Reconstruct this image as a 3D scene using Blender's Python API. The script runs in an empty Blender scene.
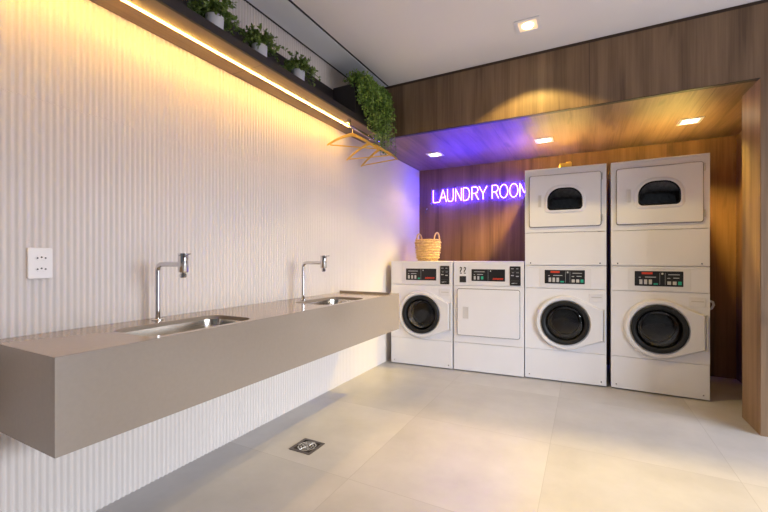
import bpy, bmesh, math, random
from mathutils import Vector, Matrix
C = bpy.context.scene
R = math.radians
random.seed(7)

# ------------------------------------------------------------------ camera
cd = bpy.data.cameras.new('camera'); cam = bpy.data.objects.new('camera', cd)
C.collection.objects.link(cam)
cd.sensor_width = 36.0; cd.lens = 386 / 768 * 36.0
cam.location = (1.962, 0, 1.144); cam.rotation_euler = (R(90), 0, R(27.5))
cd.shift_y = 2.5 / 768; cd.clip_start = .02
C.camera = cam

# ------------------------------------------------------------------ world
w = bpy.data.worlds.new('world'); C.world = w; w.use_nodes = True
w.node_tree.nodes['Background'].inputs[0].default_value = (.75, .86, 1, 1)
w.node_tree.nodes['Background'].inputs[1].default_value = .12

# ------------------------------------------------------------------ lights
def area(name, loc, rot, sx, sy, power, col):
    l = bpy.data.lights.new(name, 'AREA'); l.shape = 'RECTANGLE'; l.size = sx; l.size_y = sy
    l.energy = power; l.color = col
    o = bpy.data.objects.new(name, l); C.collection.objects.link(o)
    o.location = loc; o.rotation_euler = rot
    return o
DAY = (.80, .87, 1)
area('daylight_rear', (2.6, -2.36, 1.2), (R(90), 0, 0), 3.9, 2.3, 2, DAY)          # daylight outside the rear glazing
area('daylight_right', (9.2, -.4, 3.0), (R(78), 0, R(90)), 9.0, 2.0, 1900, DAY)        # open sky seen over the yard outside the right-hand glazing
area('ceiling_fill', (6.5, 1.8, .06), (R(140), 0, R(90)), 2.8, 1.6, 120, (.88, .86, 1))   # unseen fill light added to lift the ceiling, aimed up from outside
def spot(name, loc, power, ang, col, blend=.35, rad=.03):
    l = bpy.data.lights.new(name, 'SPOT'); l.energy = power; l.spot_size = R(ang); l.spot_blend = blend
    l.color = col; l.shadow_soft_size = rad
    o = bpy.data.objects.new(name, l); C.collection.objects.link(o); o.location = loc
    return o

# ------------------------------------------------------------------ colour management
C.view_settings.view_transform = 'Standard'; C.view_settings.look = 'None'
C.view_settings.exposure = 0.04; C.view_settings.gamma = 1; C.view_settings.use_curve_mapping = False

# ------------------------------------------------------------------ materials
def mat(name, col, rough=.5, metal=0, emit=None, estr=0, **kw):
    m = bpy.data.materials.new(name); m.use_nodes = True
    b = m.node_tree.nodes['Principled BSDF']
    b.inputs['Base Color'].default_value = (*col, 1); b.inputs['Roughness'].default_value = rough
    b.inputs['Metallic'].default_value = metal
    if emit:
        b.inputs['Emission Color'].default_value = (*emit, 1); b.inputs['Emission Strength'].default_value = estr
    for k, v in kw.items(): b.inputs[k].default_value = v
    return m
def nd(m, t, **kw):
    n = m.node_tree.nodes.new(t)
    for k, v in kw.items(): setattr(n, k, v)
    return n
def lk(m, a, b): m.node_tree.links.new(a, b)
def mottled(name, c1, c2, scale, rough=.5, bump=0, metal=0, detail=4, **kw):
    m = mat(name, c1, rough, metal, **kw); b = m.node_tree.nodes['Principled BSDF']
    tc = nd(m, 'ShaderNodeTexCoord'); n = nd(m, 'ShaderNodeTexNoise'); n.inputs['Scale'].default_value = scale
    n.inputs['Detail'].default_value = detail
    lk(m, tc.outputs['Object'], n.inputs['Vector'])
    r = nd(m, 'ShaderNodeValToRGB'); r.color_ramp.elements[0].position = .3; r.color_ramp.elements[1].position = .7
    r.color_ramp.elements[0].color = (*c1, 1); r.color_ramp.elements[1].color = (*c2, 1)
    lk(m, n.outputs['Fac'], r.inputs[0]); lk(m, r.outputs[0], b.inputs['Base Color'])
    if bump:
        bp = nd(m, 'ShaderNodeBump'); bp.inputs['Strength'].default_value = bump; bp.inputs['Distance'].default_value = .002
        lk(m, n.outputs['Fac'], bp.inputs['Height']); lk(m, bp.outputs[0], b.inputs['Normal'])
    return m
def wood(name, axis, dark, mid, light, rough=.45, seam_axis=None, seam=1.2, off=0.0):
    m = mat(name, mid, rough); b = m.node_tree.nodes['Principled BSDF']
    tc = nd(m, 'ShaderNodeTexCoord')
    mp = nd(m, 'ShaderNodeMapping'); sc = [9., 9., 9.]; sc[axis] = .55; mp.inputs['Scale'].default_value = sc
    lk(m, tc.outputs['Object'], mp.inputs[0])
    n1 = nd(m, 'ShaderNodeTexNoise'); n1.inputs['Scale'].default_value = 1.0; n1.inputs['Detail'].default_value = 6
    n1.inputs['Distortion'].default_value = .6
    lk(m, mp.outputs[0], n1.inputs['Vector'])
    mp2 = nd(m, 'ShaderNodeMapping'); sc = [90., 90., 90.]; sc[axis] = 2.2; mp2.inputs['Scale'].default_value = sc
    lk(m, tc.outputs['Object'], mp2.inputs[0])
    n2 = nd(m, 'ShaderNodeTexNoise'); n2.inputs['Scale'].default_value = 1.0; n2.inputs['Detail'].default_value = 3
    lk(m, mp2.outputs[0], n2.inputs['Vector'])
    mx = nd(m, 'ShaderNodeMath', operation='MULTIPLY_ADD'); lk(m, n2.outputs['Fac'], mx.inputs[0]); mx.inputs[1].default_value = .42
    lk(m, n1.outputs['Fac'], mx.inputs[2])
    r = nd(m, 'ShaderNodeValToRGB'); e = r.color_ramp.elements
    e[0].position = .48; e[0].color = (*dark, 1); e[1].position = .95; e[1].color = (*light, 1)
    k = e.new(.7); k.color = (*mid, 1)
    lk(m, mx.outputs[0], r.inputs[0])
    out = r.outputs[0]
    # sparse knots: short dark flecks
    mp3 = nd(m, 'ShaderNodeMapping'); sc = [11., 11., 11.]; sc[axis] = 2.6; mp3.inputs['Scale'].default_value = sc
    lk(m, tc.outputs['Object'], mp3.inputs[0])
    v = nd(m, 'ShaderNodeTexNoise'); v.inputs['Scale'].default_value = .9; v.inputs['Detail'].default_value = 1
    lk(m, mp3.outputs[0], v.inputs['Vector'])
    vr = nd(m, 'ShaderNodeMapRange'); vr.inputs[1].default_value = .7; vr.inputs[2].default_value = .8
    vr.inputs[3].default_value = 0; vr.inputs[4].default_value = .55
    lk(m, v.outputs['Fac'], vr.inputs[0])
    mk = nd(m, 'ShaderNodeMixRGB'); lk(m, vr.outputs[0], mk.inputs[0]); lk(m, out, mk.inputs[1])
    mk.inputs[2].default_value = (*[c * .45 for c in dark], 1); out = mk.outputs[0]
    if seam_axis is not None:
        sp = nd(m, 'ShaderNodeSeparateXYZ'); lk(m, tc.outputs['Object'], sp.inputs[0])
        a = nd(m, 'ShaderNodeMath', operation='ADD'); lk(m, sp.outputs[seam_axis], a.inputs[0]); a.inputs[1].default_value = off
        d = nd(m, 'ShaderNodeMath', operation='DIVIDE'); lk(m, a.outputs[0], d.inputs[0]); d.inputs[1].default_value = seam
        f = nd(m, 'ShaderNodeMath', operation='FRACT'); lk(m, d.outputs[0], f.inputs[0])
        l = nd(m, 'ShaderNodeMath', operation='LESS_THAN'); lk(m, f.outputs[0], l.inputs[0]); l.inputs[1].default_value = .003 / seam
        ms = nd(m, 'ShaderNodeMixRGB'); lk(m, l.outputs[0], ms.inputs[0]); lk(m, out, ms.inputs[1])
        ms.inputs[2].default_value = (*[c * .3 for c in dark], 1); out = ms.outputs[0]
    lk(m, out, b.inputs['Base Color'])
    bp = nd(m, 'ShaderNodeBump'); bp.inputs['Strength'].default_value = .12; bp.inputs['Distance'].default_value = .001
    lk(m, n2.outputs['Fac'], bp.inputs['Height']); lk(m, bp.outputs[0], b.inputs['Normal'])
    return m
def tiles(name):
    m = mat(name, (.55, .52, .49), .38); b = m.node_tree.nodes['Principled BSDF']
    tc = nd(m, 'ShaderNodeTexCoord'); sp = nd(m, 'ShaderNodeSeparateXYZ'); lk(m, tc.outputs['Object'], sp.inputs[0])
    fl, fr = [], []
    for ax, off in ((0, .03), (1, .11)):
        a = nd(m, 'ShaderNodeMath', operation='ADD'); lk(m, sp.outputs[ax], a.inputs[0]); a.inputs[1].default_value = off + 9
        d = nd(m, 'ShaderNodeMath', operation='DIVIDE'); lk(m, a.outputs[0], d.inputs[0]); d.inputs[1].default_value = .9
        f = nd(m, 'ShaderNodeMath', operation='FLOOR'); lk(m, d.outputs[0], f.inputs[0]); fl.append(f)
        g = nd(m, 'ShaderNodeMath', operation='FRACT'); lk(m, d.outputs[0], g.inputs[0])
        l = nd(m, 'ShaderNodeMath', operation='LESS_THAN'); lk(m, g.outputs[0], l.inputs[0]); l.inputs[1].default_value = .0035
        fr.append(l)
    cb = nd(m, 'ShaderNodeCombineXYZ'); lk(m, fl[0].outputs[0], cb.inputs[0]); lk(m, fl[1].outputs[0], cb.inputs[1])
    wn = nd(m, 'ShaderNodeTexWhiteNoise'); lk(m, cb.outputs[0], wn.inputs['Vector'])
    va = nd(m, 'ShaderNodeVectorMath', operation='MULTIPLY_ADD'); lk(m, cb.outputs[0], va.inputs[0]); va.inputs[1].default_value = (7.3, 5.1, 0)
    lk(m, tc.outputs['Object'], va.inputs[2])
    n = nd(m, 'ShaderNodeTexNoise'); n.inputs['Scale'].default_value = 2.2; n.inputs['Detail'].default_value = 7; n.inputs['Roughness'].default_value = .62
    lk(m, va.outputs[0], n.inputs['Vector'])
    r = nd(m, 'ShaderNodeValToRGB'); e = r.color_ramp.elements
    e[0].position = .3; e[0].color = (.41, .395, .39, 1); e[1].position = .72; e[1].color = (.52, .505, .50, 1)
    lk(m, n.outputs['Fac'], r.inputs[0])
    hs = nd(m, 'ShaderNodeHueSaturation')
    mr = nd(m, 'ShaderNodeMapRange'); mr.inputs[3].default_value = .93; mr.inputs[4].default_value = 1.06
    lk(m, wn.outputs['Value'], mr.inputs[0]); lk(m, mr.outputs[0], hs.inputs['Value']); lk(m, r.outputs[0], hs.inputs['Color'])
    mxx = nd(m, 'ShaderNodeMath', operation='MAXIMUM'); lk(m, fr[0].outputs[0], mxx.inputs[0]); lk(m, fr[1].outputs[0], mxx.inputs[1])
    ms = nd(m, 'ShaderNodeMixRGB'); lk(m, mxx.outputs[0], ms.inputs[0]); lk(m, hs.outputs[0], ms.inputs[1])
    ms.inputs[2].default_value = (.36, .345, .335, 1)
    lk(m, ms.outputs[0], b.inputs['Base Color'])
    return m
def glassy(name, tint=(.5, .52, .55), rough=.02, ior=1.45):
    m = bpy.data.materials.new(name); m.use_nodes = True; nt = m.node_tree
    for n in list(nt.nodes):
        if n.type != 'OUTPUT_MATERIAL': nt.nodes.remove(n)
    o = [n for n in nt.nodes][0]
    t = nd(m, 'ShaderNodeBsdfTransparent'); t.inputs[0].default_value = (*tint, 1)
    g = nd(m, 'ShaderNodeBsdfGlossy'); g.inputs['Roughness'].default_value = rough
    f = nd(m, 'ShaderNodeFresnel'); f.inputs[0].default_value = ior
    mx = nd(m, 'ShaderNodeMixShader'); lk(m, f.outputs[0], mx.inputs[0]); lk(m, t.outputs[0], mx.inputs[1]); lk(m, g.outputs[0], mx.inputs[2])
    lk(m, mx.outputs[0], o.inputs[0])
    return m
OAK = ((.105, .062, .033), (.185, .115, .063), (.25, .163, .095))
WARM_WOOD = ((.10, .050, .027), (.19, .098, .052), (.255, .14, .079))  # redder than OAK: the recess's warm lighting is put into the wood colour
M = dict(
    rib=mottled('ribbed_plaster', (.71, .655, .605), (.735, .68, .63), 3, .6),
    paint=mottled('ceiling_paint', (.80, .78, .775), (.82, .80, .795), 2, .8),
    band=mottled('edge_band_cool', (.70, .73, .76), (.72, .75, .78), 2, .8),  # bluer and a little darker than the main ceiling
    groove=mottled('dark_brown_groove', (.045, .026, .014), (.06, .036, .02), 9, .6),
    gap=mat('shadow_gap', (.03, .03, .03), .9),
    floor=tiles('porcelain_tiles'),
    oak_v=wood('oak_vertical_grain', 2, *OAK, seam_axis=0, seam=1.22, off=.45),
    oak_y=wood('oak_depth_grain', 1, (.095, .052, .034), (.19, .112, .075), (.265, .168, .116), seam_axis=0, seam=1.53, off=.3),
    warm_lit_wood=wood('warm_wood_vertical_grain', 2, *WARM_WOOD, seam_axis=0, seam=1.2, off=.9),
    warm_lit_side=wood('warm_wood_side_grain', 2, *WARM_WOOD, seam_axis=1, seam=1.2, off=.2),
    shelf_y=wood('shelf_wood', 1, (.13, .085, .055), (.20, .135, .088), (.26, .18, .12), seam_axis=1, seam=1.7, off=0),
    black=mottled('dark_laminate', (.022, .017, .016), (.03, .024, .022), 6, .55),
    plain=mottled('plain_wall_paint', (.74, .73, .71), (.77, .76, .74), 2, .8),
    counter=mottled('taupe_quartz', (.285, .238, .19), (.297, .248, .199), 60, .13),
    steel=mottled('brushed_steel', (.62, .58, .50), (.72, .68, .6), 30, .22, metal=1),
    chrome=mottled('chrome', (.62, .61, .60), (.68, .67, .66), 5, .08, metal=1),
    enamel=mottled('white_enamel', (.77, .77, .80), (.79, .79, .82), 4, .32),
    enamel2=mottled('white_plastic', (.72, .715, .735), (.75, .745, .765), 5, .4),
    seal=mat('grey_rubber', (.12, .12, .12), .7),
    blk=mat('black_plastic', (.012, .012, .013), .3),
    trim=mottled('black_door_ring', (.010, .011, .012), (.015, .016, .017), 9, .42, **{'Specular IOR Level': .25}),
    drum=mottled('drum_steel', (.24, .23, .22), (.36, .35, .34), 40, .35, metal=1),
    dark=mat('dark_inside', (.02, .02, .02), .8),
    glass=glassy('tinted_glass', (.52, .52, .52), .02, 1.55),
    button=mat('grey_button', (.55, .54, .52), .5),
    green=mat('green_button', (.03, .42, .26), .5),
    red=mat('red_print', (.62, .05, .02), .5),
    print_=mat('white_print', (.55, .55, .55), .6),
    neon=mat('neon_tube', (.6, .4, 1), .3, emit=(.040, .018, 1), estr=150),
    led=mat('led_strip', (1, .7, .3), .4, emit=(1, .54, .10), estr=135),
    bulb=mat('lamp_bulb', (1, .9, .7), .3, emit=(1, .75, .42), estr=30),
    lampw=mat('lamp_diffuser', (1, .95, .9), .4, emit=(1, .88, .74), estr=3.4),
    lampr=mat('lamp_reflector', (.75, .62, .48), .4, emit=(1, .72, .45), estr=.45),
    white=mottled('white_ceramic', (.78, .78, .82), (.82, .82, .85), 8, .35),
    soil=mottled('potting_soil', (.03, .02, .012), (.06, .04, .025), 60, .95),
    stem=mat('green_stem', (.07, .12, .03), .7),
    leaf=mottled('boxy_leaves', (.06, .13, .02), (.24, .33, .06), 25, .45),
    fern=mottled('trailing_leaves', (.06, .17, .02), (.37, .54, .09), 14, .45),
    hang=mottled('pale_hanger_wood', (.68, .42, .06), (.78, .50, .09), 14, .45),
    wicker=mottled('woven_wicker', (.55, .35, .13), (.74, .52, .24), 45, .65, bump=.4),
    yellow=mottled('yellow_card', (.75, .46, .07), (.82, .54, .1), 30, .6),
    outlet=mat('outlet_plastic', (.82, .79, .75), .35),
    hole=mat('socket_hole', (.02, .015, .012), .8),
    jamb=wood('oak_jamb', 2, (.15, .085, .042), (.25, .15, .078), (.33, .21, .115)),
)
def acrylic():
    m = bpy.data.materials.new('clear_acrylic'); m.use_nodes = True; nt = m.node_tree
    o = [n for n in nt.nodes if n.type == 'OUTPUT_MATERIAL'][0]
    t = nd(m, 'ShaderNodeBsdfTransparent'); d = nd(m, 'ShaderNodeBsdfDiffuse'); d.inputs[0].default_value = (.8, .8, .85, 1)
    mx = nd(m, 'ShaderNodeMixShader'); mx.inputs[0].default_value = .03
    lk(m, t.outputs[0], mx.inputs[1]); lk(m, d.outputs[0], mx.inputs[2]); lk(m, mx.outputs[0], o.inputs[0])
    return m
M['acrylic'] = acrylic()

# ------------------------------------------------------------------ mesh helper
class MB:
    def __init__(s): s.bm = bmesh.new()
    def face(s, vs):
        try: return s.bm.faces.new(vs)
        except ValueError: return None
    def box(s, x0, x1, y0, y1, z0, z1, bev=0, seg=2):
        r = bmesh.ops.create_cube(s.bm, size=1, matrix=Matrix.Translation(((x0+x1)/2, (y0+y1)/2, (z0+z1)/2)) @ Matrix.Diagonal((x1-x0, y1-y0, z1-z0, 1)))
        if bev:
            es = list({e for v in r['verts'] for e in v.link_edges})
            bmesh.ops.bevel(s.bm, geom=es, offset=bev, segments=seg, affect='EDGES', profile=.6)
        return s
    def loft(s, loops, closed=True, cap0=False, cap1=False, wrap=False):
        L = [[s.bm.verts.new(p) for p in lp] for lp in loops]
        n = len(L[0]); rng = range(n if closed else n-1)
        for a, b in list(zip(L, L[1:])) + ([(L[-1], L[0])] if wrap else []):
            for i in rng: s.face([a[i], a[(i+1) % n], b[(i+1) % n], b[i]])
        if cap0: s.face(L[0][::-1])
        if cap1: s.face(L[-1])
        return s
    def tube(s, pts, r, n=10, cap=True, closed=False):
        pts = [Vector(p) for p in pts]; loops = []; N = len(pts)
        rs = r if isinstance(r, (list, tuple)) else [r]*N
        t = (pts[1]-pts[0]).normalized(); up = Vector((0, 0, 1)) if abs(t.z) < .9 else Vector((1, 0, 0))
        u = t.cross(up).normalized()
        for i, p in enumerate(pts):
            if closed: t = (pts[(i+1) % N]-pts[i-1]).normalized()
            else: t = (pts[min(i+1, N-1)]-pts[max(i-1, 0)]).normalized()
            u = (u-t*u.dot(t)).normalized(); v = t.cross(u)
            loops.append([p+(u*math.cos(a)+v*math.sin(a))*rs[i] for a in [2*math.pi*k/n for k in range(n)]])
        return s.loft(loops, True, cap and not closed, cap and not closed, wrap=closed)
    def lathe(s, prof, mtx=None, n=48, cap0=False, cap1=False):
        mtx = mtx or Matrix()
        loops = [[mtx @ Vector((r*math.cos(2*math.pi*k/n), r*math.sin(2*math.pi*k/n), z)) for k in range(n)] for r, z in prof]
        return s.loft(loops, True, cap0, cap1)
    def slab(s, outer, inner, y0, y1, bev=.0):
        """a plate in the x-z plane from y0 (front) to y1, with an optional hole"""
        f = lambda lp, y: [(x, y, z) for x, z in lp]
        def shrink(lp, d):
            cx = sum(p[0] for p in lp)/len(lp); cz = sum(p[1] for p in lp)/len(lp)
            o = []
            for x, z in lp:
                l = math.hypot(x-cx, z-cz) or 1
                o.append((x-(x-cx)/l*d, z-(z-cz)/l*d))
            return o
        if inner is None:
            if bev: s.loft([f(outer, y1), f(outer, y0+bev), f(shrink(outer, bev), y0)], True, True, True)
            else: s.loft([f(outer, y1), f(outer, y0)], True, True, True)
        else:
            lp = [f(inner, y1), f(outer, y1)]
            if bev: lp += [f(outer, y0+bev), f(shrink(outer, bev), y0), f(shrink(inner, -bev), y0), f(inner, y0+bev)]
            else: lp += [f(outer, y0), f(inner, y0)]
            s.loft(lp, True, wrap=True)
        return s
    def build(s, name, m, parent=None, smooth=None, recalc=True):
        if recalc: bmesh.ops.recalc_face_normals(s.bm, faces=s.bm.faces)
        me = bpy.data.meshes.new(name); s.bm.to_mesh(me); s.bm.free()
        me.materials.append(M[m] if isinstance(m, str) else m)
        if smooth is not None:
            me.set_sharp_from_angle(angle=R(smooth))
            for p in me.polygons: p.use_smooth = True
        o = bpy.data.objects.new(name, me); C.collection.objects.link(o)
        if parent: o.parent = parent
        return o
def rr(x0, x1, z0, z1, r, n=6):
    """rounded rectangle, counter-clockwise; r a number or four (bl, br, tr, tl)"""
    r = (r,)*4 if not isinstance(r, tuple) else r; o = []
    for (cx, cz, a0), q in zip(((x0+r[0], z0+r[0], 180), (x1-r[1], z0+r[1], 270), (x1-r[2], z1-r[2], 0), (x0+r[3], z1-r[3], 90)), r):
        for k in range(n+1):
            a = R(a0+90*k/n); o.append((cx+q*math.cos(a), cz+q*math.sin(a)))
    return o
def circ(cx, cz, r, n=64): return [(cx+r*math.cos(2*math.pi*k/n), cz+r*math.sin(2*math.pi*k/n)) for k in range(n)]
def hull(pts):
    pts = sorted(set(pts))
    def half(ps):
        h = []
        for p in ps:
            while len(h) >= 2 and (h[-1][0]-h[-2][0])*(p[1]-h[-2][1])-(h[-1][1]-h[-2][1])*(p[0]-h[-2][0]) <= 0: h.pop()
            h.append(p)
        return h
    a, b = half(pts), half(pts[::-1]); return a[:-1]+b[:-1]
def rays(poly, c, angs):
    """where rays from c at the given angles leave the polygon"""
    out = []
    for a in angs:
        dx, dz = math.cos(a), math.sin(a); best = None
        for (x0, z0), (x1, z1) in zip(poly, poly[1:]+poly[:1]):
            ex, ez = x1-x0, z1-z0; det = ex*dz-ez*dx
            if abs(det) < 1e-12: continue
            t = (ex*(z0-c[1])-ez*(x0-c[0]))/det; u = (dx*(z0-c[1])-dz*(x0-c[0]))/det
            if t > 0 and -1e-9 <= u <= 1+1e-9 and (best is None or t > best): best = t
        out.append((c[0]+dx*best, c[1]+dz*best))
    return out
def angles(polys, c, n=72):
    a = [2*math.pi*k/n-math.pi for k in range(n)]
    for p in polys: a += [math.atan2(z-c[1], x-c[0]) for x, z in p]
    a = sorted(a); o = [a[0]]
    for q in a[1:]:
        if q-o[-1] > 1e-4: o.append(q)
    return o
def tag(o, label, cat, group=None):
    o['label'] = label; o['category'] = cat
    if group: o['group'] = group
    return o
def thing(name, label, cat, loc=(0, 0, 0), rz=0, group=None):
    o = bpy.data.objects.new(name, None); C.collection.objects.link(o); o.empty_display_size = .1
    o.location = loc; o.rotation_euler = (0, 0, R(rz)); return tag(o, label, cat, group)
def struct(o): o['kind'] = 'structure'; return o
def copy_tree(o, parent=None):
    c = o.copy(); C.collection.objects.link(c)
    if parent: c.parent = parent
    for ch in list(o.children): copy_tree(ch, c)
    return c

# ------------------------------------------------------------------ room shell
H = 2.815; YF = 3.33; YB = 4.794; ZS = 2.312; XJ = 2.965; XR = 3.235; RX = 5.2; RY = -2.2
struct(MB().box(-.1, RX+.1, RY-.1, YB+.1, -.1, 0).build('floor', 'floor'))
# ribbed left wall: real vertical ribs, two tiers of panels with a hairline joint
P = .0242; prof = []
y = RY
while y < YB:
    prof += [(-.0036+.0036*math.cos(2*math.pi*k/8), y+P*k/8) for k in range(8)]
    y += P
prof.append((0, YB))
prof = [q for q in prof if q[1] <= YB]
mb = MB(); lo = []
for z, d in ((0, 0), (1.786, 0), (1.7865, -.006), (1.788, -.006), (1.7885, 0), (H+.06, 0)):
    lo.append([(x+d if d == 0 else -.0046, yy, z) for x, yy in prof])
mb.loft(lo, closed=False)
mb.box(-.1, -.008, RY-.1, YB+.1, 0, H+.06)
struct(mb.build('wall_left', 'rib'))
# ceiling: main slab, cooler band along the left wall, black strips standing in for shade in the gaps
struct(MB().box(.275, RX+.1, RY-.1, YB+.1, H, H+.1).build('ceiling', 'paint'))
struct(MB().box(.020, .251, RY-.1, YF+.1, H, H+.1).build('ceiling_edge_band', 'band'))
struct(MB().box(.2515, .2745, RY-.1, YF+.02, H+.006, H+.09).build('ceiling_gap_shade', 'gap'))
struct(MB().box(-.006, .0195, RY-.1, YF+.02, H+.006, H+.09).build('wall_gap_shade', 'gap'))
struct(MB().box(-.1, .28, RY-.1, YF+.1, H+.1, H+.14).build('ceiling_backing', 'gap'))
# bulkhead above the recess, panel to the right of it, dark groove under the ceiling
struct(MB().box(0, RX, YF, YF+.04, ZS, H-.028).build('wall_bulkhead', 'oak_v'))
struct(MB().box(0, RX, YF+.012, YF+.05, H-.028, H).build('trim_bulkhead_groove', 'groove'))
struct(MB().box(XJ+.004, RX, YF, YF+.04, 0, ZS).build('wall_panel_right', 'oak_v'))
# recess
struct(MB().box(0, XR+.1, YB, YB+.05, 0, ZS+.02).build('wall_back', 'warm_lit_wood'))
struct(MB().box(0, XR+.1, YF+.04, YB, ZS, ZS+.03).build('ceiling_recess', 'oak_y'))
struct(MB().box(0, XJ+.004, YF+.002, YF+.042, ZS-.004, ZS+.0).build('trim_recess_edge', 'black'))
struct(MB().box(XR, XR+.05, YF+.3, YB, 0, ZS).build('wall_recess_right', 'warm_lit_side'))
struct(MB().box(XJ, XR, YF+.002, YF+.325, 0, ZS-.001, .002, 1).build('trim_recess_jamb', 'jamb'))
# the room behind the camera: right and rear walls with tall glazing openings
mb = MB(); mb.box(RX, RX+.1, RY, .45, 0, H); mb.box(RX, RX+.1, 3.1, YF+.05, 0, H); mb.box(RX, RX+.1, .45, 3.1, 2.2, H)
struct(mb.build('wall_right', 'warm_lit_side'))
mb = MB(); mb.box(0, .6, RY-.1, RY, 0, H); mb.box(4.6, RX, RY-.1, RY, 0, H); mb.box(.6, 4.6, RY-.1, RY, 2.4, H)
struct(mb.build('wall_rear', 'warm_lit_wood'))
mb = MB()
for x in (.6, 1.9, 3.25, 4.55): mb.box(x, x+.05, RY-.08, RY-.02, 0, 2.4)
mb.box(.6, 4.6, RY-.08, RY-.02, 0, .05); mb.box(.6, 4.6, RY-.08, RY-.02, 2.35, 2.4)
struct(mb.build('window_1', 'black'))
mb = MB()
for y_ in (.45, 1.75, 3.05): mb.box(RX+.02, RX+.08, y_, y_+.05, 0, 2.2)
mb.box(RX+.02, RX+.08, .45, 3.1, 0, .05); mb.box(RX+.02, RX+.08, .45, 3.1, 2.15, 2.2)
struct(mb.build('window_2', 'black'))

# ------------------------------------------------------------------ recessed lamps
LCOL = (1, .71, .2)
def downlight(label, x, y, z, power, ang, group, s=.082, dif='lampw'):
    t = thing('recessed_downlight', label, 'ceiling light', (x, y, z), 0, group)
    o, i = rr(-s, s, -s, s, .004, 2), rr(-s*.72, s*.72, -s*.72, s*.72, .004, 2)
    L = lambda lp, zz: [(a, b, zz) for a, b in lp]
    MB().loft([L(o, -.001), L(o, -.006), L(i, -.006), L(i, -.001)], True, wrap=True).build('frame', 'enamel', t)
    MB().loft([L(i, -.0015), L(i, -.0045)], True, True, True).build('diffuser', dif, t)
    MB().lathe([(.036, -.0045), (.038, -.008), (.030, -.012), (.012, -.0135)], n=24, cap0=True, cap1=True).build('bulb', 'bulb', t, 40)
    sp = spot('lamp_light', (x, y, z-.03), power, ang, (1, .69, .14) if group else LCOL, .5 if group else .2, .03)
    return t
downlight('square recessed downlight in the white ceiling before the wood bulkhead', 1.60, 2.925, H, 62, 112, None, .085, 'lampr')
for yy in (1.2,): spot('lamp_light', (1.6, yy, H-.02), 20, 110, (1, .84, .72), .3, .03)
for x, l, pw in ((.47, 'square downlight nearest the ribbed wall in the recess soffit', 13), (1.605, 'square downlight in the middle of the recess soffit', 210),
             (2.752, 'square downlight in the recess soffit nearest the right jamb', 130)):
    downlight(l, x, 4.105, ZS, pw, 128, 'recess soffit downlights')

# ------------------------------------------------------------------ shelf, light strip and what stands on it
sh = thing('floating_shelf', 'long dark shelf with wood underside high on the ribbed wall', 'shelf', (0, 0, 2.295))
SY0, SY1 = -1.2, YF-.002
MB().box(.001, .266, SY0, SY1, 0, .016).build('underside_board', 'shelf_y', sh)
MB().box(.2665, .282, SY0, SY1, -.002, .047).build('front_lip', 'black', sh)
MB().box(.0015, .02, SY0, SY1, .0165, .315).build('back_panel', 'black', sh)
MB().box(.021, .266, SY0, SY1, .0165, .019).build('top_lining', 'black', sh)
MB().box(.1365, .1435, SY0, 2.87, -.004, -.0005).build('light_strip', 'led', sh)
pb = thing('planter_box', 'black planter box at the far end of the shelf against the bulkhead', 'planter', (0, 0, 2.3145))
MB().box(.021, .25, 2.77, SY1-.003, 0, .308, .002, 1).build('box_body', 'black', pb)
MB().box(.04, .235, 2.79, SY1-.02, .3085, .315).build('soil', 'soil', pb)

def leafquad(mb, p, d, nrm, ln, wd, fold=.15):
    d = d.normalized(); s = d.cross(nrm)
    if s.length < 1e-4: s = d.cross(Vector((1, .3, .2)))
    s.normalize(); n = s.cross(d)
    a, m1, m2, b, md = p, p+d*ln*.5+s*wd*.5+n*wd*fold, p+d*ln*.5-s*wd*.5+n*wd*fold, p+d*ln, p+d*ln*.5
    V = [mb.bm.verts.new(q) for q in (a, m1, b, md, m2)]
    mb.face([V[0], V[1], V[2], V[3]]); mb.face([V[0], V[3], V[2], V[4]])
def rv(rnd): 
    while True:
        v = Vector((rnd.uniform(-1, 1), rnd.uniform(-1, 1), rnd.uniform(-1, 1)))
        if .05 < v.length < 1: return v.normalized()
def potted(label, x, y, seed):
    rnd = random.Random(seed)
    t = thing('potted_plant', label, 'potted plant', (x, y, 2.3145), rnd.uniform(0, 90), 'potted plants on the shelf')
    MB().lathe([(.03, 0), (.038, .001), (.041, .006), (.0465, .128), (.0475, .134), (.045, .136), (.043, .132), (.042, .118)], n=32, cap0=True).build('pot', 'white', t, 40)
    MB().lathe([(.042, .115), (.03, .119), (.001, .12)], n=24).build('soil', 'soil', t, 60)
    st, lf = MB(), MB()
    for k in range(80):
        a = rnd.uniform(0, 2*math.pi); el = rnd.uniform(-.1, 1.35); ln = rnd.uniform(.075, .138)*(1.0 if el > .5 else 1.1)
        p0 = Vector((math.cos(a)*.03*rnd.random(), math.sin(a)*.03*rnd.random(), .118))
        d = Vector((math.cos(a)*math.cos(el), math.sin(a)*math.cos(el), math.sin(el)))
        pts = []
        for i in range(6):
            u = i/5; q = p0+d*ln*u+Vector((0, 0, .045*u*(1-u)*2)); q.z -= .03*u*u*math.cos(el)
            pts.append(q)
        st.tube(pts, .0013, 4)
        for i in range(15):
            u = .3+.7*(i/14); j = min(int(u*5), 4); q = pts[j].lerp(pts[j+1], u*5-j)
            leafquad(lf, q, (d*.5+rv(rnd)*.9), (Vector((0, 0, 1))+rv(rnd)*.6).normalized(), rnd.uniform(.018, .028), rnd.uniform(.013, .019))
    st.build('stems', 'stem', t); lf.build('foliage', 'leaf', t, recalc=False)
    return t
potted('small white pot of green leaves, nearest along the high shelf', .185, 1.43, 1)
potted('small white pot of green leaves, middle of three on the shelf', .185, 1.755, 2)
potted('small white pot of green leaves, third along, nearest the dark planter box', .185, 2.115, 3)

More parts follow.
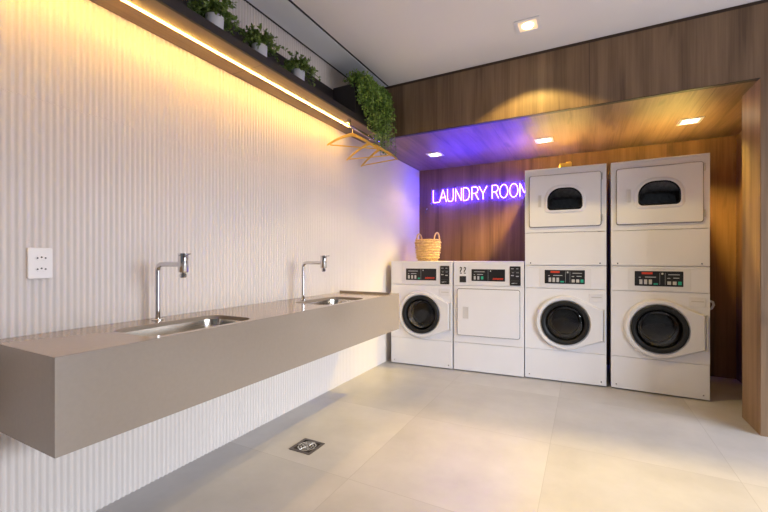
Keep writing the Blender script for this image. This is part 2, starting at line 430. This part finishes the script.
tp = thing('trailing_plant', 'bushy green trailing plant hanging over the shelf end beside the bulkhead', 'plant', (.2, 3.0, 2.63))
rnd = random.Random(5); st, lf = MB(), MB()
for k in range(150):
    y0 = rnd.uniform(-.29, .26); x0 = rnd.uniform(-.05, .05)
    out = rnd.uniform(.08, .23); ln = rnd.uniform(.35, 1)*(.14+.40*min(1, (y0+.33)/.42)); sw = rnd.uniform(-.10, .06)
    if y0 > .12: sw = rnd.uniform(-.2, 0)
    top = rnd.uniform(.01, .06)
    pts = []
    for i in range(11):
        u = i/10
        if u < .3: v = u/.3; q = Vector((x0+(out-x0)*.75*v, y0+sw*.25*v, top*math.sin(v*math.pi*.75)))
        else: v = (u-.3)/.7; q = Vector((x0+(out-x0)*(.75+.25*math.sin(v*1.6)), y0+sw*(.25+.75*v), top*.7*(1-v)-ln*v**1.15))
        q.y = min(q.y, YF-3.0-.03); q.x = max(q.x, -.05)
        if q.z < -.005: q.x = max(q.x, .092)
        pts.append(q)
    st.tube(pts, .0014, 4)
    L = sum((b-a).length for a, b in zip(pts, pts[1:])); nl = int(L/.0105)
    for i in range(nl):
        u = (i+.5)/nl*10; j = min(int(u), 9); q = pts[j].lerp(pts[j+1], u-j); t_ = (pts[j+1]-pts[j]).normalized()
        s = 1 if i % 2 else -1
        sd = t_.cross(rv(rnd)).normalized()*s
        leafquad(lf, q, sd+t_*.5, rv(rnd), rnd.uniform(.020, .034), rnd.uniform(.011, .017))
for o in (lf,):
    for v in o.bm.verts:
        if v.co.y > YF-3.0-.004: v.co.y = YF-3.0-.004
st.build('stems', 'stem', tp); lf.build('foliage', 'fern', tp, recalc=False)

# clothes rail and hangers
XRAIL = .235; ZRAIL = 2.243
rl = thing('clothes_rail', 'short chrome clothes rail under the far end of the shelf', 'clothes rail', (XRAIL, 2.695, ZRAIL))
MB().tube([(0, -.01, 0), (0, .63, 0)], .011, 14).build('rail', 'chrome', rl, 40)
for yy in (0, .61):
    mb = MB(); mb.box(-.013, .013, yy-.012, yy+.012, .006, .048, .003, 2); mb.lathe([(.017, .048), (.017, .0515)], Matrix.Translation((0, yy, 0)), 20, True, True)
    mb.lathe([(.0145, -.012), (.0165, -.01), (.0165, .01), (.0145, .012)], Matrix.Translation((0, yy, 0)) @ Matrix.Rotation(R(90), 4, 'X'), 20, True, True)
    mb.build('bracket', 'chrome', rl, 40)
def hanger(label, y, az, drop=1.0):
    t = thing('clothes_hanger', label, 'clothes hanger', (XRAIL, y, ZRAIL), az, 'wooden hangers on the rail')
    pts = []
    for k in range(15):
        a = R(-55+ (235*k/14)); pts.append((.0145*math.cos(a), 0, .0145*math.sin(a)-.0))
    pts = [(p[0], 0, p[2]) for p in pts]; x0, _, z0 = pts[0]
    pts = [(0, 0, -.075), (0, 0, -.04), (.004, 0, -.024)] + pts
    MB().tube(pts, .0022, 8).build('hook', 'chrome', t, 50)
    # shaped shoulder board: a crest curving down to the two ends
    lo = []
    for k in range(33):
        u = -1+2*k/32; x = .215*u; a = abs(u)
        z = -.062-.135*drop*(a**1.12)+.010*math.sin(a*math.pi)
        hgt = .030-.010*a; th = .0075+.0025*math.sin(a*3.1); yb = -.02*a*a
        if a > .97: hgt *= .6
        lo.append([(x, yb+th*math.cos(q), z+hgt/2*math.sin(q)) for q in [2*math.pi*i/12 for i in range(12)]])
    MB().loft(lo, True, True, True).build('shoulder_board', 'hang', t, 50)
    MB().tube([(-.19, -.017, -.068-.122*drop), (.19, -.017, -.068-.122*drop)], .0052, 10).build('trouser_bar', 'hang', t, 50)
    return t
hanger('pale wooden hanger on the rail nearest its chrome bracket, apart from the others', 2.745, 44, .82)
hanger('middle wooden hanger on the rail, below the trailing plant', 3.03, 8)
hanger('wooden hanger farthest along the rail, nearest the recess', 3.235, -9)

# ------------------------------------------------------------------ counter, sinks, taps
CZ, CB, CXF, CY0, CY1 = .84, .53, .52, .584, 3.055
S1, S2 = (.175, .482, .905, 1.435), (.175, .478, 2.055, 2.56)
ct = thing('sink_counter', 'long taupe stone counter floating on the ribbed wall with two sinks', 'counter', (0, 0, 0))
def flat(mb, xy, z): return [(a, b, z) for a, b in xy]
mb = MB(); holes = []
ycut = (CY0, 1.75, CY1)
for (x0, x1, y0, y1), ya, yb in ((S1, CY0, 1.75), (S2, 1.75, CY1)):
    inn = rr(x0, x1, y0, y1, .07, 8); c = ((x0+x1)/2, (y0+y1)/2); cell = [(.002, ya), (CXF, ya), (CXF, yb), (.002, yb)]
    an = angles([cell, inn], c, 40)
    O, I = rays(cell, c, an), rays(inn, c, an)
    mb.loft([flat(mb, O, CZ), flat(mb, I, CZ), flat(mb, I, CZ-.02)], True)
    holes.append((I, c))
mb.build('worktop', 'counter', ct)
mb = MB(); mb.box(CXF-.02, CXF, CY0, CY1, CB, CZ-.0005); mb.build('front_apron', 'counter', ct)
mb = MB(); mb.box(.002, CXF-.0205, CY0, CY0+.02, CB, CZ-.0005); mb.build('end_panel', 'counter', ct)
mb = MB(); mb.box(.002, CXF-.0205, CY1-.02, CY1, CB, CZ-.0005); mb.build('end_panel', 'counter', ct)
mb = MB(); mb.box(.002, CXF-.0205, CY0+.0205, CY1-.0205, CB, CB+.02); mb.build('bottom_board', 'counter', ct)
MB().box(.002, CXF-.02, 2.90, 2.918, CZ+.0003, CZ+.016, .002, 1).build('upstand', 'counter', ct)
def scale_loop(lp, c, d):
    o = []
    for x, z in lp:
        l = math.hypot(x-c[0], z-c[1]); o.append((c[0]+(x-c[0])*(1-d/l), c[1]+(z-c[1])*(1-d/l)))
    return o
for (I, c), lb in zip(holes, ('steel basin under the nearer tap', 'steel basin under the farther tap')):
    mb = MB()
    prof = [(-.012, CZ-.0205), (-.004, CZ-.0205), (.002, CZ-.05), (.008, CZ-.15), (.02, CZ-.178), (.05, CZ-.186), (.14, CZ-.192)]
    mb.loft([flat(mb, scale_loop(I, c, d), z) for d, z in prof], True, False, True)
    b = mb.build('sink_basin', 'steel', ct, 50); b['label'] = lb
    MB().lathe([(.045, 0), (.043, .004), (.03, .004), (.028, 0.001), (.001, .001)], Matrix.Translation((c[0], c[1], CZ-.191)), 28).build('drain_strainer', 'chrome', b, 40)
def tap(label, x, y, reach, hz):
    t = thing('tap', label, 'tap', (x, y, CZ), 0, 'chrome taps on the counter')
    MB().lathe([(.001, .0003), (.026, .0003), (.026, .004), (.022, .007), (.014, .008)], n=28).build('base_flange', 'chrome', t, 40)
    r = .0118; z1 = hz-CZ
    pts = [(0, 0, .006), (0, 0, .1), (0, 0, z1-.04)] + [(.035-.035*math.cos(a), 0, z1-.035+.035*math.sin(a)) for a in [R(90*k/8) for k in range(1, 9)]] + [(reach-.018, 0, z1)]
    MB().tube(pts, r, 16).build('spout_pipe', 'chrome', t, 50)
    hd = MB().lathe([(.001, z1+.043), (.020, z1+.043), (.0225, z1+.041), (.0225, z1-.034), (.020, z1-.037), (.012, z1-.038), (.012, z1-.044), (.0155, z1-.046), (.0155, z1-.058), (.011, z1-.062), (.001, z1-.062)],
               Matrix.Translation((reach, 0, 0)), 28).build('valve_head', 'chrome', t, 40)
    m2 = MB(); m2.lathe([(.001, z1+.052), (.0235, z1+.052), (.0235, z1+.0435), (.001, z1+.0435)], Matrix.Translation((reach, 0, 0)), 28)
    m2.tube([(reach+.02, 0, z1+.048), (reach+.046, .004, z1+.05)], .0035, 10)
    m2.build('lever_cap', 'chrome', t, 40)
tap('tall chrome right-angled tap beside the nearer sink', .09, 1.175, .195, 1.116)
tap('tall chrome right-angled tap beside the farther sink', .118, 2.25, .185, 1.113)

# wall outlet
ot = thing('wall_outlet', 'white double power outlet plate on the ribbed wall above the counter', 'outlet', (.0, .7425, 1.125))
lo = rr(-.0405, .0405, -.0625, .0625, .006, 4)
X = lambda lp, x: [(x, a, b) for a, b in lp]
MB().loft([X(lo, .0005), X(lo, .008), X([(a*.95, b*.965) for a, b in lo], .011)], True, True, True).build('cover_plate', 'outlet', ot)
for dz in (.021, -.024):
    hx = [(-.021, 0), (-.012, .009), (.012, .009), (.021, 0), (.012, -.009), (-.012, -.009)]
    so = MB().loft([X([(a*1.05+.003, b*1.05+dz) for a, b in hx], .0105), X([(a+.003, b+dz) for a, b in hx], .0125)], True, True, True).build('socket', 'outlet', ot)
    mb = MB()
    for dy, dd in ((-.010, 0), (.003, .003), (.016, 0)):
        mb.lathe([(.0001, 0), (.0033, 0), (.0033, .0006), (.0001, .0006)], Matrix.Translation((.0125, dy, dz+dd)) @ Matrix.Rotation(R(90), 4, 'Y'), 12)
    mb.build('pin_holes', 'hole', so)

# floor drain
dr = thing('floor_drain', 'square steel floor drain set in the tiles', 'drain', (.462, 1.868, 0))
o, i = rr(-.078, .078, -.078, .078, .004, 2), rr(-.06, .06, -.06, .06, .004, 2)
L2 = lambda lp, z: [(a, b, z) for a, b in lp]
MB().loft([L2(o, .0003), L2(o, .003), L2(i, .003), L2(i, .0003)], True, wrap=True).build('drain_frame', mat('drain_dark_steel', (.16, .14, .13), .35, .8), dr)
MB().box(-.06, .06, -.06, .06, .0002, .0006).build('drain_pit', 'hole', dr)
mb = MB()
for k, r in enumerate((.014, .031, .048)):
    mb.lathe([(r, .0008), (r, .0024), (r+.009, .0024), (r+.009, .0008)], n=32)
for k in range(6):
    a = R(60*k+15); mb.tube([(.012*math.cos(a), .012*math.sin(a), .0015), (.058*math.cos(a), .058*math.sin(a), .0015)], .004, 6)
mb.lathe([(.0001, .0024), (.008, .0024), (.008, .0008)], n=16)
mb.build('drain_grate', 'steel', dr)

# ------------------------------------------------------------------ laundry machines
W, D = .68, .70
def shell(t, z0, z1, name='cabinet', front=False):
    mb = MB(); e = .012
    mb.box(0, e, .006, D, z0, z1, .002, 1); mb.box(W-e, W, .006, D, z0, z1, .002, 1)
    mb.box(e, W-e, D-e, D, z0, z1-e); mb.box(e, W-e, .012, D-e, z0, z0+e)
    mb.box(0, W, .002, D, z1-e, z1, .004, 2)
    return mb.build(name, 'enamel', t)
def feet(t):
    for x in (.06, W-.06):
        for y in (.07, D-.07):
            MB().lathe([(.001, 0), (.022, 0), (.022, .008), (.012, .0085), (.012, .012)], Matrix.Translation((x, y, 0)), 16).build('foot', 'blk', t, 40)
def display(t, x0, x1, z0, z1, kind):
    d = MB().slab(rr(x0, x1, z0, z1, .004, 2), None, -.0065, .002, .001).build('display', 'blk', t)
    w, h = x1-x0, z1-z0
    def rect(a, b, c, e, name, m, dep=.002):
        return MB().box(x0+a*w, x0+b*w, -.0065-dep, -.0066, z0+c*h, z0+e*h, min(.001, dep*.4), 1).build(name, m, d)
    mb = MB(); 
    if kind == 'dual':
        for a in (.10, .20, .30): rect(a, a+.065, .12, .44, 'button', 'button')
        rect(.40, .49, .10, .2, 'button', 'green')
        for a in (.68, .79): rect(a, a+.075, .12, .34, 'button', 'button')
        rect(.895, .965, .12, .34, 'button', 'green')
        mb.box(x0+.525*w, x0+.53*w, -.0075, -.0066, z0+.1*h, z0+.9*h); mb.box(x0+.635*w, x0+.64*w, -.0075, -.0066, z0+.1*h, z0+.9*h)
        for a, b, c in ((.09, .13, .56), (.22, .45, .58), (.68, .74, .52), (.80, .92, .54), (.70, .93, .76)): mb.box(x0+a*w, x0+b*w, -.0075, -.0066, z0+c*h, z0+(c+.045)*h)
        mb.build('display_print', 'print_', d)
        rect(.15, .38, .79, .93, 'red_readout', 'red', .001)
        rect(.56, .60, .78, .9, 'indicator', 'print_', .001)
    else:
        for a in (.07, .18, .29)[:3 if kind == 'washer' else 2]: rect(a, a+.06, .12, .42, 'button', 'button')
        rect(.40 if kind == 'washer' else .29, .47 if kind == 'washer' else .36, .10 if kind == 'washer' else .14, .22 if kind == 'washer' else .4, 'button', 'green')
        mb.box(x0+.5*w, x0+.505*w, -.0075, -.0066, z0+.05*h, z0+.95*h)
        for a, b, c in ((.07, .11, .52), (.17, .35, .54), (.08, .40, .76)): mb.box(x0+a*w, x0+b*w, -.0075, -.0066, z0+c*h, z0+(c+.045)*h)
        mb.build('display_print', 'print_', d)
        # slanted red strokes in the right half
        mb = MB()
        for k in range(9):
            a = .64+k*.034; s = .012
            p = [(a, .14), (a+.022, .14), (a+.022+s, .28), (a+s, .28)]
            q = [(x0+u*w, z0+v*h) for u, v in p]; mb.slab(q, None, -.0076, -.0066)
        mb.build('red_print', 'red', d)
        rect(.56, .59, .80, .91, 'indicator', 'print_', .001)
    return d
def coin_unit(t, x0, x1, z0, z1):
    c = MB().slab(rr(x0, x1, z0, z1, .005, 2), None, -.008, .002, .002).build('coin_unit', 'blk', t)
    w, h = x1-x0, z1-z0; mb = MB(); mb2 = MB()
    for a, b, u, v in ((.12, .38, .86, .89), (.6, .8, .86, .89), (.2, .4, .66, .68), (.6, .85, .66, .68), (.3, .7, .12, .14), (.18, .42, .10, .13)):
        MB().box(x0+a*w, x0+b*w, -.0092, -.0081, z0+u*h, z0+v*h).build('printed_line', 'print_', c)
    for a, b, u, v in ((.12, .38, .5, .55), (.58, .84, .46, .51)): MB().box(x0+a*w, x0+b*w, -.0095, -.0081, z0+u*h, z0+v*h).build('coin_slot', 'button', c)
    for zz in (.25, .75): MB().tube([(x0+w*.12, -.0085, z0+h*zz), (x0+w*.88, -.0085, z0+h*zz)], .0015, 6).build('ridge', 'seal', c)
def washer(label, loc, rz, kind):
    t = thing('washing_machine', label, 'washing machine', loc, rz, 'front-loading washing machines')
    zt = 1.115 if kind == 'washer' else 1.076
    shell(t, .010, zt-.017); feet(t)
    MB().box(-.001, W+.001, -.002, D, zt-.0165, zt, .005, 2).build('top_panel', 'enamel', t)
    MB().box(0, W, -.001, .03, .866, zt-.017, .003, 2).build('control_panel', 'enamel', t)
    MB().slab(rr(.128, .56 if kind != 'washer' else .536, .874, zt-.024, .008, 3), None, -.0035, .0, .0015).build('control_fascia', 'enamel2', t)
    display(t, .175, .51, .914 if kind == 'washer' else .911, 1.037, kind)
    if kind == 'washer': coin_unit(t, .552, .648, .878, 1.068)
    c = (.345, .555); hole = circ(*c, .222, 72); fr = [(0, .292), (W, .292), (W, .863), (0, .863)]
    an = angles([fr], c, 72); MB().slab(rays(fr, c, an), rays(hole, c, an), 0, .02).build('front_panel', 'enamel', t)
    MB().box(0, W, 0, .02, .011, .289, .003, 2).build('lower_panel', 'enamel', t)
    if True:
        for x in (.04, W-.04): MB().lathe([(.0001, .002), (.006, .002), (.006, -.001)], Matrix.Translation((x, 0, .045)) @ Matrix.Rotation(R(90), 4, 'X'), 12).build('screw_head', 'chrome', t)
    # teardrop door
    outl = hull(circ(*c, .252, 72)+[(.655, .41), (.655, .685)])
    an = angles([[(.655, .41), (.655, .685)]], c, 80)
    hl = rays(circ(*c, .199, 96), c, an)
    dr = MB().slab(rays(outl, c, an), hl, -.03, -.0015, .014).build('door', 'enamel2', t, 30)
    MB().lathe([(.2, .012), (.2, .036), (.193, .041), (.176, .040), (.163, .030), (.160, .008)], Matrix.Translation((c[0], 0, c[1])) @ Matrix.Rotation(R(90), 4, 'X'), 64).build('door_ring', 'trim', dr, 35)
    MB().lathe([(.0002, .026), (.04, .0265), (.09, .0255), (.13, .021), (.158, .010), (.1595, .007)], Matrix.Translation((c[0], 0, c[1])) @ Matrix.Rotation(R(90), 4, 'X'), 64).build('door_glass', 'glass', dr, 60)
    bowl = MB().lathe([(.157, .004), (.150, -.02), (.128, -.085), (.118, -.095), (.0002, -.1)], Matrix.Translation((c[0], 0, c[1])) @ Matrix.Rotation(R(90), 4, 'X'), 64).build('glass_bowl', 'glass', dr, 60)
    MB().lathe([(.130, -.082), (.126, -.090), (.119, -.0935), (.117, -.090), (.126, -.080)], Matrix.Translation((c[0], 0, c[1])) @ Matrix.Rotation(R(90), 4, 'X'), 64).build('bowl_rim', 'drum', dr, 60)
    MB().box(.657, .666, -.026, -.0005, .402, .692, .003, 2).build('hinge', 'button', dr)
    MB().lathe([(.221, -.002), (.2, -.004), (.178, -.03), (.172, -.06), (.19, -.07)], Matrix.Translation((c[0], 0, c[1])) @ Matrix.Rotation(R(90), 4, 'X'), 48).build('door_gasket', 'seal', t, 40)
    mb = MB(); mb.lathe([(.19, -.07), (.245, -.085), (.25, -.30), (.22, -.34), (.001, -.345)], Matrix.Translation((c[0], 0, c[1])) @ Matrix.Rotation(R(90), 4, 'X'), 48)
    for k in range(3):
        a = R(90+120*k); ux, uz = math.cos(a), math.sin(a)
        p = lambda r, s, y: (c[0]+ux*r-uz*s, y, c[1]+uz*r+ux*s)
        mb.loft([[p(.248, -.03, .1), p(.18, -.008, .1), p(.18, .008, .1), p(.248, .03, .1)], [p(.248, -.03, .32), p(.18, -.008, .32), p(.18, .008, .32), p(.248, .03, .32)]], True, True, True)
    mb.build('drum', 'drum', t, 40)
    dd = MB().slab(rr(.545, .655, .752 if kind == 'dual' else .756, .826, .005, 3), None, -.004, .001, .002).build('detergent_drawer', 'enamel2', t)
    MB().box(.562, .642, -.0062, -.0035, .792, .800).build('drawer_grip', 'button', dd)
    return t
def door_rect(t, x0, x1, z0, z1, window):
    MB().slab(rr(x0-.005, x1+.005, z0-.005, z1+.005, .022, 5), None, -.004, .0, 0).build('door_seal', 'seal', t) if not window else None
    if window:
        wx0, wx1, wz0, wz1 = window; c = ((wx0+wx1)/2, (wz0+wz1)/2)
        win = rr(wx0, wx1, wz0, wz1, (.035, .035, .115, .115), 8)
        seal = rr(x0-.005, x1+.005, z0-.005, z1+.005, .022, 5); body = rr(x0, x1, z0, z1, .018, 5)
        an = angles([seal, win], c, 60)
        MB().slab(rays(seal, c, an), rays(win, c, an), -.004, .0, 0).build('door_seal', 'seal', t)
        an = angles([body, win], c, 60); wl = rays(win, c, an)
        d = MB().slab(rays(body, c, an), wl, -.02, -.0045, .005).build('door', 'enamel', t, 30)
        an = angles([win], c, 60); wl = rays(win, c, an)
        big = rays(rr(wx0-.028, wx1+.028, wz0-.026, wz1+.03, (.05, .05, .14, .14), 8), c, an)
        mid = rays(rr(wx0-.010, wx1+.010, wz0-.010, wz1+.010, (.04, .04, .122, .122), 8), c, an)
        f = lambda lp, y: [(x, y, z) for x, z in lp]
        MB().loft([f(big, -.0195), f(big, -.023), f(mid, -.034), f(wl, -.034), f(wl, -.0195)], True).build('window_rim', 'enamel', d, 30)
        inn = scale_loop(wl, c, .012)
        MB().loft([f(wl, -.032), f(wl, -.036), f(inn, -.036), f(inn, -.03)], True).build('window_gasket', 'trim', d, 30)
        MB().loft([f(inn, -.031), f(scale_loop(wl, c, .04), -.036)], True, False, True).build('window_glass', 'glass', d, 60)
    else:
        d = MB().slab(rr(x0, x1, z0, z1, .018, 5), None, -.02, -.0045, .005).build('door', 'enamel', t, 30)
    return d
def handle(d, x0, x1, z0, z1):
    o = rr(x0, x1, z0, z1, .006, 3); c = ((x0+x1)/2, (z0+z1)/2); i = rr(x0+.006, x1-.006, z0+.006, z1-.006, .003, 3)
    h = MB().slab(o, i, -.0235, -.0195, .001).build('handle', 'enamel2', d, 30)
    MB().slab(i, None, -.0206, -.0198).build('finger_recess', mat('handle_shadow_plastic', (.60, .585, .58), .5), h)
def dryer_low(label, loc, rz):
    t = thing('tumble_dryer', label, 'tumble dryer', loc, rz)
    shell(t, .010, 1.098); feet(t)
    MB().box(-.001, W+.001, -.002, D, 1.0985, 1.115, .005, 2).build('top_panel', 'enamel', t)
    MB().box(0, W, -.001, .03, .872, 1.098, .003, 2).build('control_panel', 'enamel', t)
    MB().slab(rr(.148, .535, .88, 1.086, .008, 3), None, -.0035, .0, .0015).build('control_fascia', 'enamel2', t)
    MB().box(0, W, 0, .02, .293, .869, .002, 1).build('front_panel', 'enamel', t)
    MB().box(0, W, 0, .02, .011, .289, .003, 2).build('lower_panel', 'enamel', t)
    display(t, .183, .507, .919, 1.037, 'dryer'); coin_unit(t, .550, .650, .882, 1.068)
    # coin return cup with two marks above it
    cup = MB().slab(rr(.055, .135, .895, .972, .004, 2), rr(.062, .128, .902, .965, .003, 2), -.006, .0, .001).build('coin_return', 'enamel2', t)
    MB().slab(rr(.062, .128, .902, .965, .003, 2), None, -.003, -.0012).build('cup_recess', 'dark', cup)
    for x in (.062, .102):
        mb = MB()
        mb.tube([(x+.004, -.002, 1.045), (x+.012, -.002, 1.056), (x+.021, -.002, 1.05), (x+.02, -.002, 1.036), (x+.008, -.002, 1.016), (x+.007, -.002, 1.006)], .005, 6)
        mb.box(x+.004, x+.024, -.005, -.0005, .992, .999); mb.build('printed_mark', 'blk', t)
    d = door_rect(t, .043, .64, .37, .836, None); handle(d, .098, .158, .535, .66)
    return t
def dryer_top(label, loc, rz):
    t = thing('tumble_dryer', label, 'tumble dryer', loc, rz, 'stacked tumble dryers')
    h = .911
    shell(t, .002, h-.016)
    MB().box(-.001, W+.001, -.002, D, h-.0155, h, .004, 2).build('top_panel', 'enamel', t)
    c = (.345, .616); hole = rr(.17, .52, .49, .74, .05, 5); fr = [(0, .312), (W, .312), (W, h-.018), (0, h-.018)]
    an = angles([fr, hole], c, 48); MB().slab(rays(fr, c, an), rays(hole, c, an), 0, .018).build('front_panel', 'enamel', t)
    MB().box(0, W, 0, .02, .008, .308, .002, 1).build('lower_panel', 'enamel', t)
    for x in (.05, W-.05): MB().lathe([(.0001, .002), (.006, .002), (.006, -.001)], Matrix.Translation((x, 0, .025)) @ Matrix.Rotation(R(90), 4, 'X'), 12).build('screw_head', 'chrome', t)
    d = door_rect(t, .042, .636, .364, .843, (.198, .49, .514, .716)); handle(d, .115, .15, .545, .665)
    mb = MB(); cc = (.345, .56); mb.lathe([(.30, -.03), (.30, -.45), (.001, -.47)], Matrix.Translation((cc[0], 0, cc[1])) @ Matrix.Rotation(R(90), 4, 'X'), 48)
    for k in range(4):
        a = R(65+90*k); mb.tube([(cc[0]+.285*math.cos(a), .04, cc[1]+.285*math.sin(a)), (cc[0]+.285*math.cos(a), .45, cc[1]+.285*math.sin(a))], .022, 8)
    mb.build('drum', 'drum', t, 40)
    for z in (.43, .80): MB().box(.643, .651, -.016, -.0005, z-.03, z+.03, .002, 1).build('hinge', 'button', t)
    return t
def along(o, a, s, loc=0): return None
m1 = washer('front-loading washer standing alone nearest the ribbed wall, under the wicker basket', (.078, 3.790, 0), 3.9, 'washer')
m2 = dryer_low('low tumble dryer with a blank square door between two washers', (.767, 3.843, 0), 3.9)
m3 = washer('front-loading washer under the stacked dryer left of the pair', (1.452, 3.906, 0), 3.2, 'dual')
m4 = washer('front-loading washer under the stacked dryer nearest the right wall', (2.166, 3.945, 0), -1.4, 'dual')
for i, (m, l) in enumerate(((m3, 'stacked dryer with window, left of two, with a yellow packet on top'), (m4, 'stacked dryer with window, nearest the right jamb'))):
    dryer_top(l, (m.location.x, m.location.y, 1.0765), math.degrees(m.rotation_euler.z))
hs = MB().tube([(2.862, 4.02, .80), (2.885, 4.02, .79), (2.892, 4.03, .765), (2.884, 4.05, .735), (2.862, 4.06, .72)], .009, 10).build('hose', 'enamel2', None, 50)
tag(hs, 'short pale hose loop on the side of the rightmost washer', 'hose')

# ------------------------------------------------------------------ wicker basket
bk = thing('wicker_basket', 'small round wicker basket with two loop handles on the leftmost washer', 'basket', (.360, 4.17, 1.1192), -24)
mb = MB(); rows = 9; Hb = .235
for k in range(rows):
    u = k/(rows-1); r = .108+.026*u+.006*math.sin(u*math.pi); z = .008+u*(Hb-.008)
    pts = []
    for i in range(72):
        a = 2*math.pi*i/72; q = r+.0065*math.cos(12*a+math.pi*k)
        pts.append((q*math.cos(a), q*math.sin(a), z+.0015*math.sin(9*a+k)))
    mb.tube(pts, .0142 if 0 < k < rows-1 else .0085, 8, closed=True)
for k in range(24):
    a = 2*math.pi*(k+.5)/24
    mb.tube([((.110+.026*u)*math.cos(a), (.110+.026*u)*math.sin(a), .006+u*(Hb-.006)) for u in (0, .33, .66, 1)], .0045, 6)
mb.lathe([(.0002, .004), (.106, .004), (.108, .012), (.0002, .012)], n=36)
mb.build('woven_body', 'wicker', bk, 50)
for s in (-1, 1):
    mb = MB()
    pts = []
    for i in range(17):
        a = math.pi*i/16; pts.append((s*(.138+.008*math.sin(a)), .042*math.cos(a), Hb-.02+.098*math.sin(a)**.8 if 0 < i < 16 else Hb-.03))
    mb.tube(pts, .0085, 8); mb.build('handle', 'wicker', bk, 50)

# yellow packet on the stacked dryer
yp = thing('yellow_packet', 'small yellow packet lying on top of the left stacked dryer', 'packet', (1.80, 3.985, 1.9878), 6)
MB().box(-.05, .05, -.035, .035, 0, .042, .004, 2).build('packet_body', 'yellow', yp)
mb = MB(); mb.loft([[(-.0, -.028, .0425), (.052, -.026, .0425), (.05, .03, .0425), (.0, .028, .0425)], [(.004, -.02, .054), (.040, -.018, .058), (.038, .02, .058), (.006, .018, .054)]], True, True, True)
mb.build('folded_flap', 'yellow', yp)

# ------------------------------------------------------------------ neon sign
SY = YB-.045
ns = thing('neon_sign', 'glowing violet LAUNDRY ROOM sign on the recess back wall', 'sign', (0, SY, 1.868))
hh = .158
G = {  # strokes in a unit box: (u, v)
 'L': [[(0, 1), (0, 0), (1, 0)]],
 'A': [[(0, 0), (.5, 1), (1, 0)], [(.2, .36), (.8, .36)]],
 'U': [[(0, 1), (0, .3), (.08, .12), (.26, .02), (.5, 0), (.74, .02), (.92, .12), (1, .3), (1, 1)]],
 'N': [[(0, 0), (0, 1), (1, 0), (1, 1)]],
 'D': [[(0, 0), (0, 1), (.45, 1), (.75, .92), (.94, .74), (1, .5), (.94, .26), (.75, .08), (.45, 0), (0, 0)]],
 'R': [[(0, 0), (0, 1), (.55, 1), (.82, .94), (.95, .76), (.82, .58), (.55, .5), (0, .5)], [(.5, .5), (1, 0)]],
 'Y': [[(0, 1), (.5, .45), (1, 1)], [(.5, .45), (.5, 0)]],
 'O': [[(.5+.5*math.sin(a), .5+.5*math.cos(a)) for a in [2*math.pi*k/24 for k in range(25)]]],
 'M': [[(0, 0), (0, 1), (.5, .25), (1, 1), (1, 0)]],
}
xs = [('L', .217, .298), ('A', .303, .395), ('U', .408, .484), ('N', .514, .589), ('D', .614, .692), ('R', .722, .803), ('Y', .812, .906),
      ('R', .968, 1.045), ('O', 1.058, 1.150), ('O', 1.172, 1.265), ('M', 1.288, 1.385)]
for ch, x0, x1 in xs:
    mb = MB()
    for stz in G[ch]:
        pts = [(x0+u*(x1-x0), -.012, v*hh) for u, v in stz]
        dense = []
        for a, b in zip(pts, pts[1:]):
            n = 3
            dense += [tuple(a[i]+(b[i]-a[i])*k/n for i in range(3)) for k in range(n)]
        dense.append(pts[-1]); mb.tube(dense, .0034, 7)
    mb.build('letter', 'neon', ns, 60)
MB().box(.175, 1.43, .0, .005, -.035, hh+.03).build('acrylic_panel', 'acrylic', ns)
mb = MB()
for x in (.19, 1.415):
    for z in (-.02, hh+.015): mb.lathe([(.0001, 0), (.007, 0), (.007, .0435), (.0001, .0435)], Matrix.Translation((x, .044, z)) @ Matrix.Rotation(R(90), 4, 'X'), 12)
mb.build('standoffs', 'chrome', ns)

# cam lock on the back panel
lk_ = thing('panel_lock', 'small chrome lock with hanging key on the wood panel below the sign', 'lock', (.113, YB, 1.795))
MB().lathe([(.016, .0005), (.016, .006), (.012, .012), (.0001, .0125)], Matrix.Rotation(R(90), 4, 'X'), 24).build('lock_barrel', 'chrome', lk_, 40)
MB().box(-.006, .006, -.034, -.013, -.004, .004, .002, 1).build('key', 'chrome', lk_)
mb = MB(); mb.tube([(-.004, -.03, -.004), (-.010, -.03, -.022), (-.012, -.028, -.04)], .0025, 6); mb.box(-.020, -.005, -.031, -.027, -.055, -.036, .001, 1); mb.build('key_tag', 'seal', lk_)
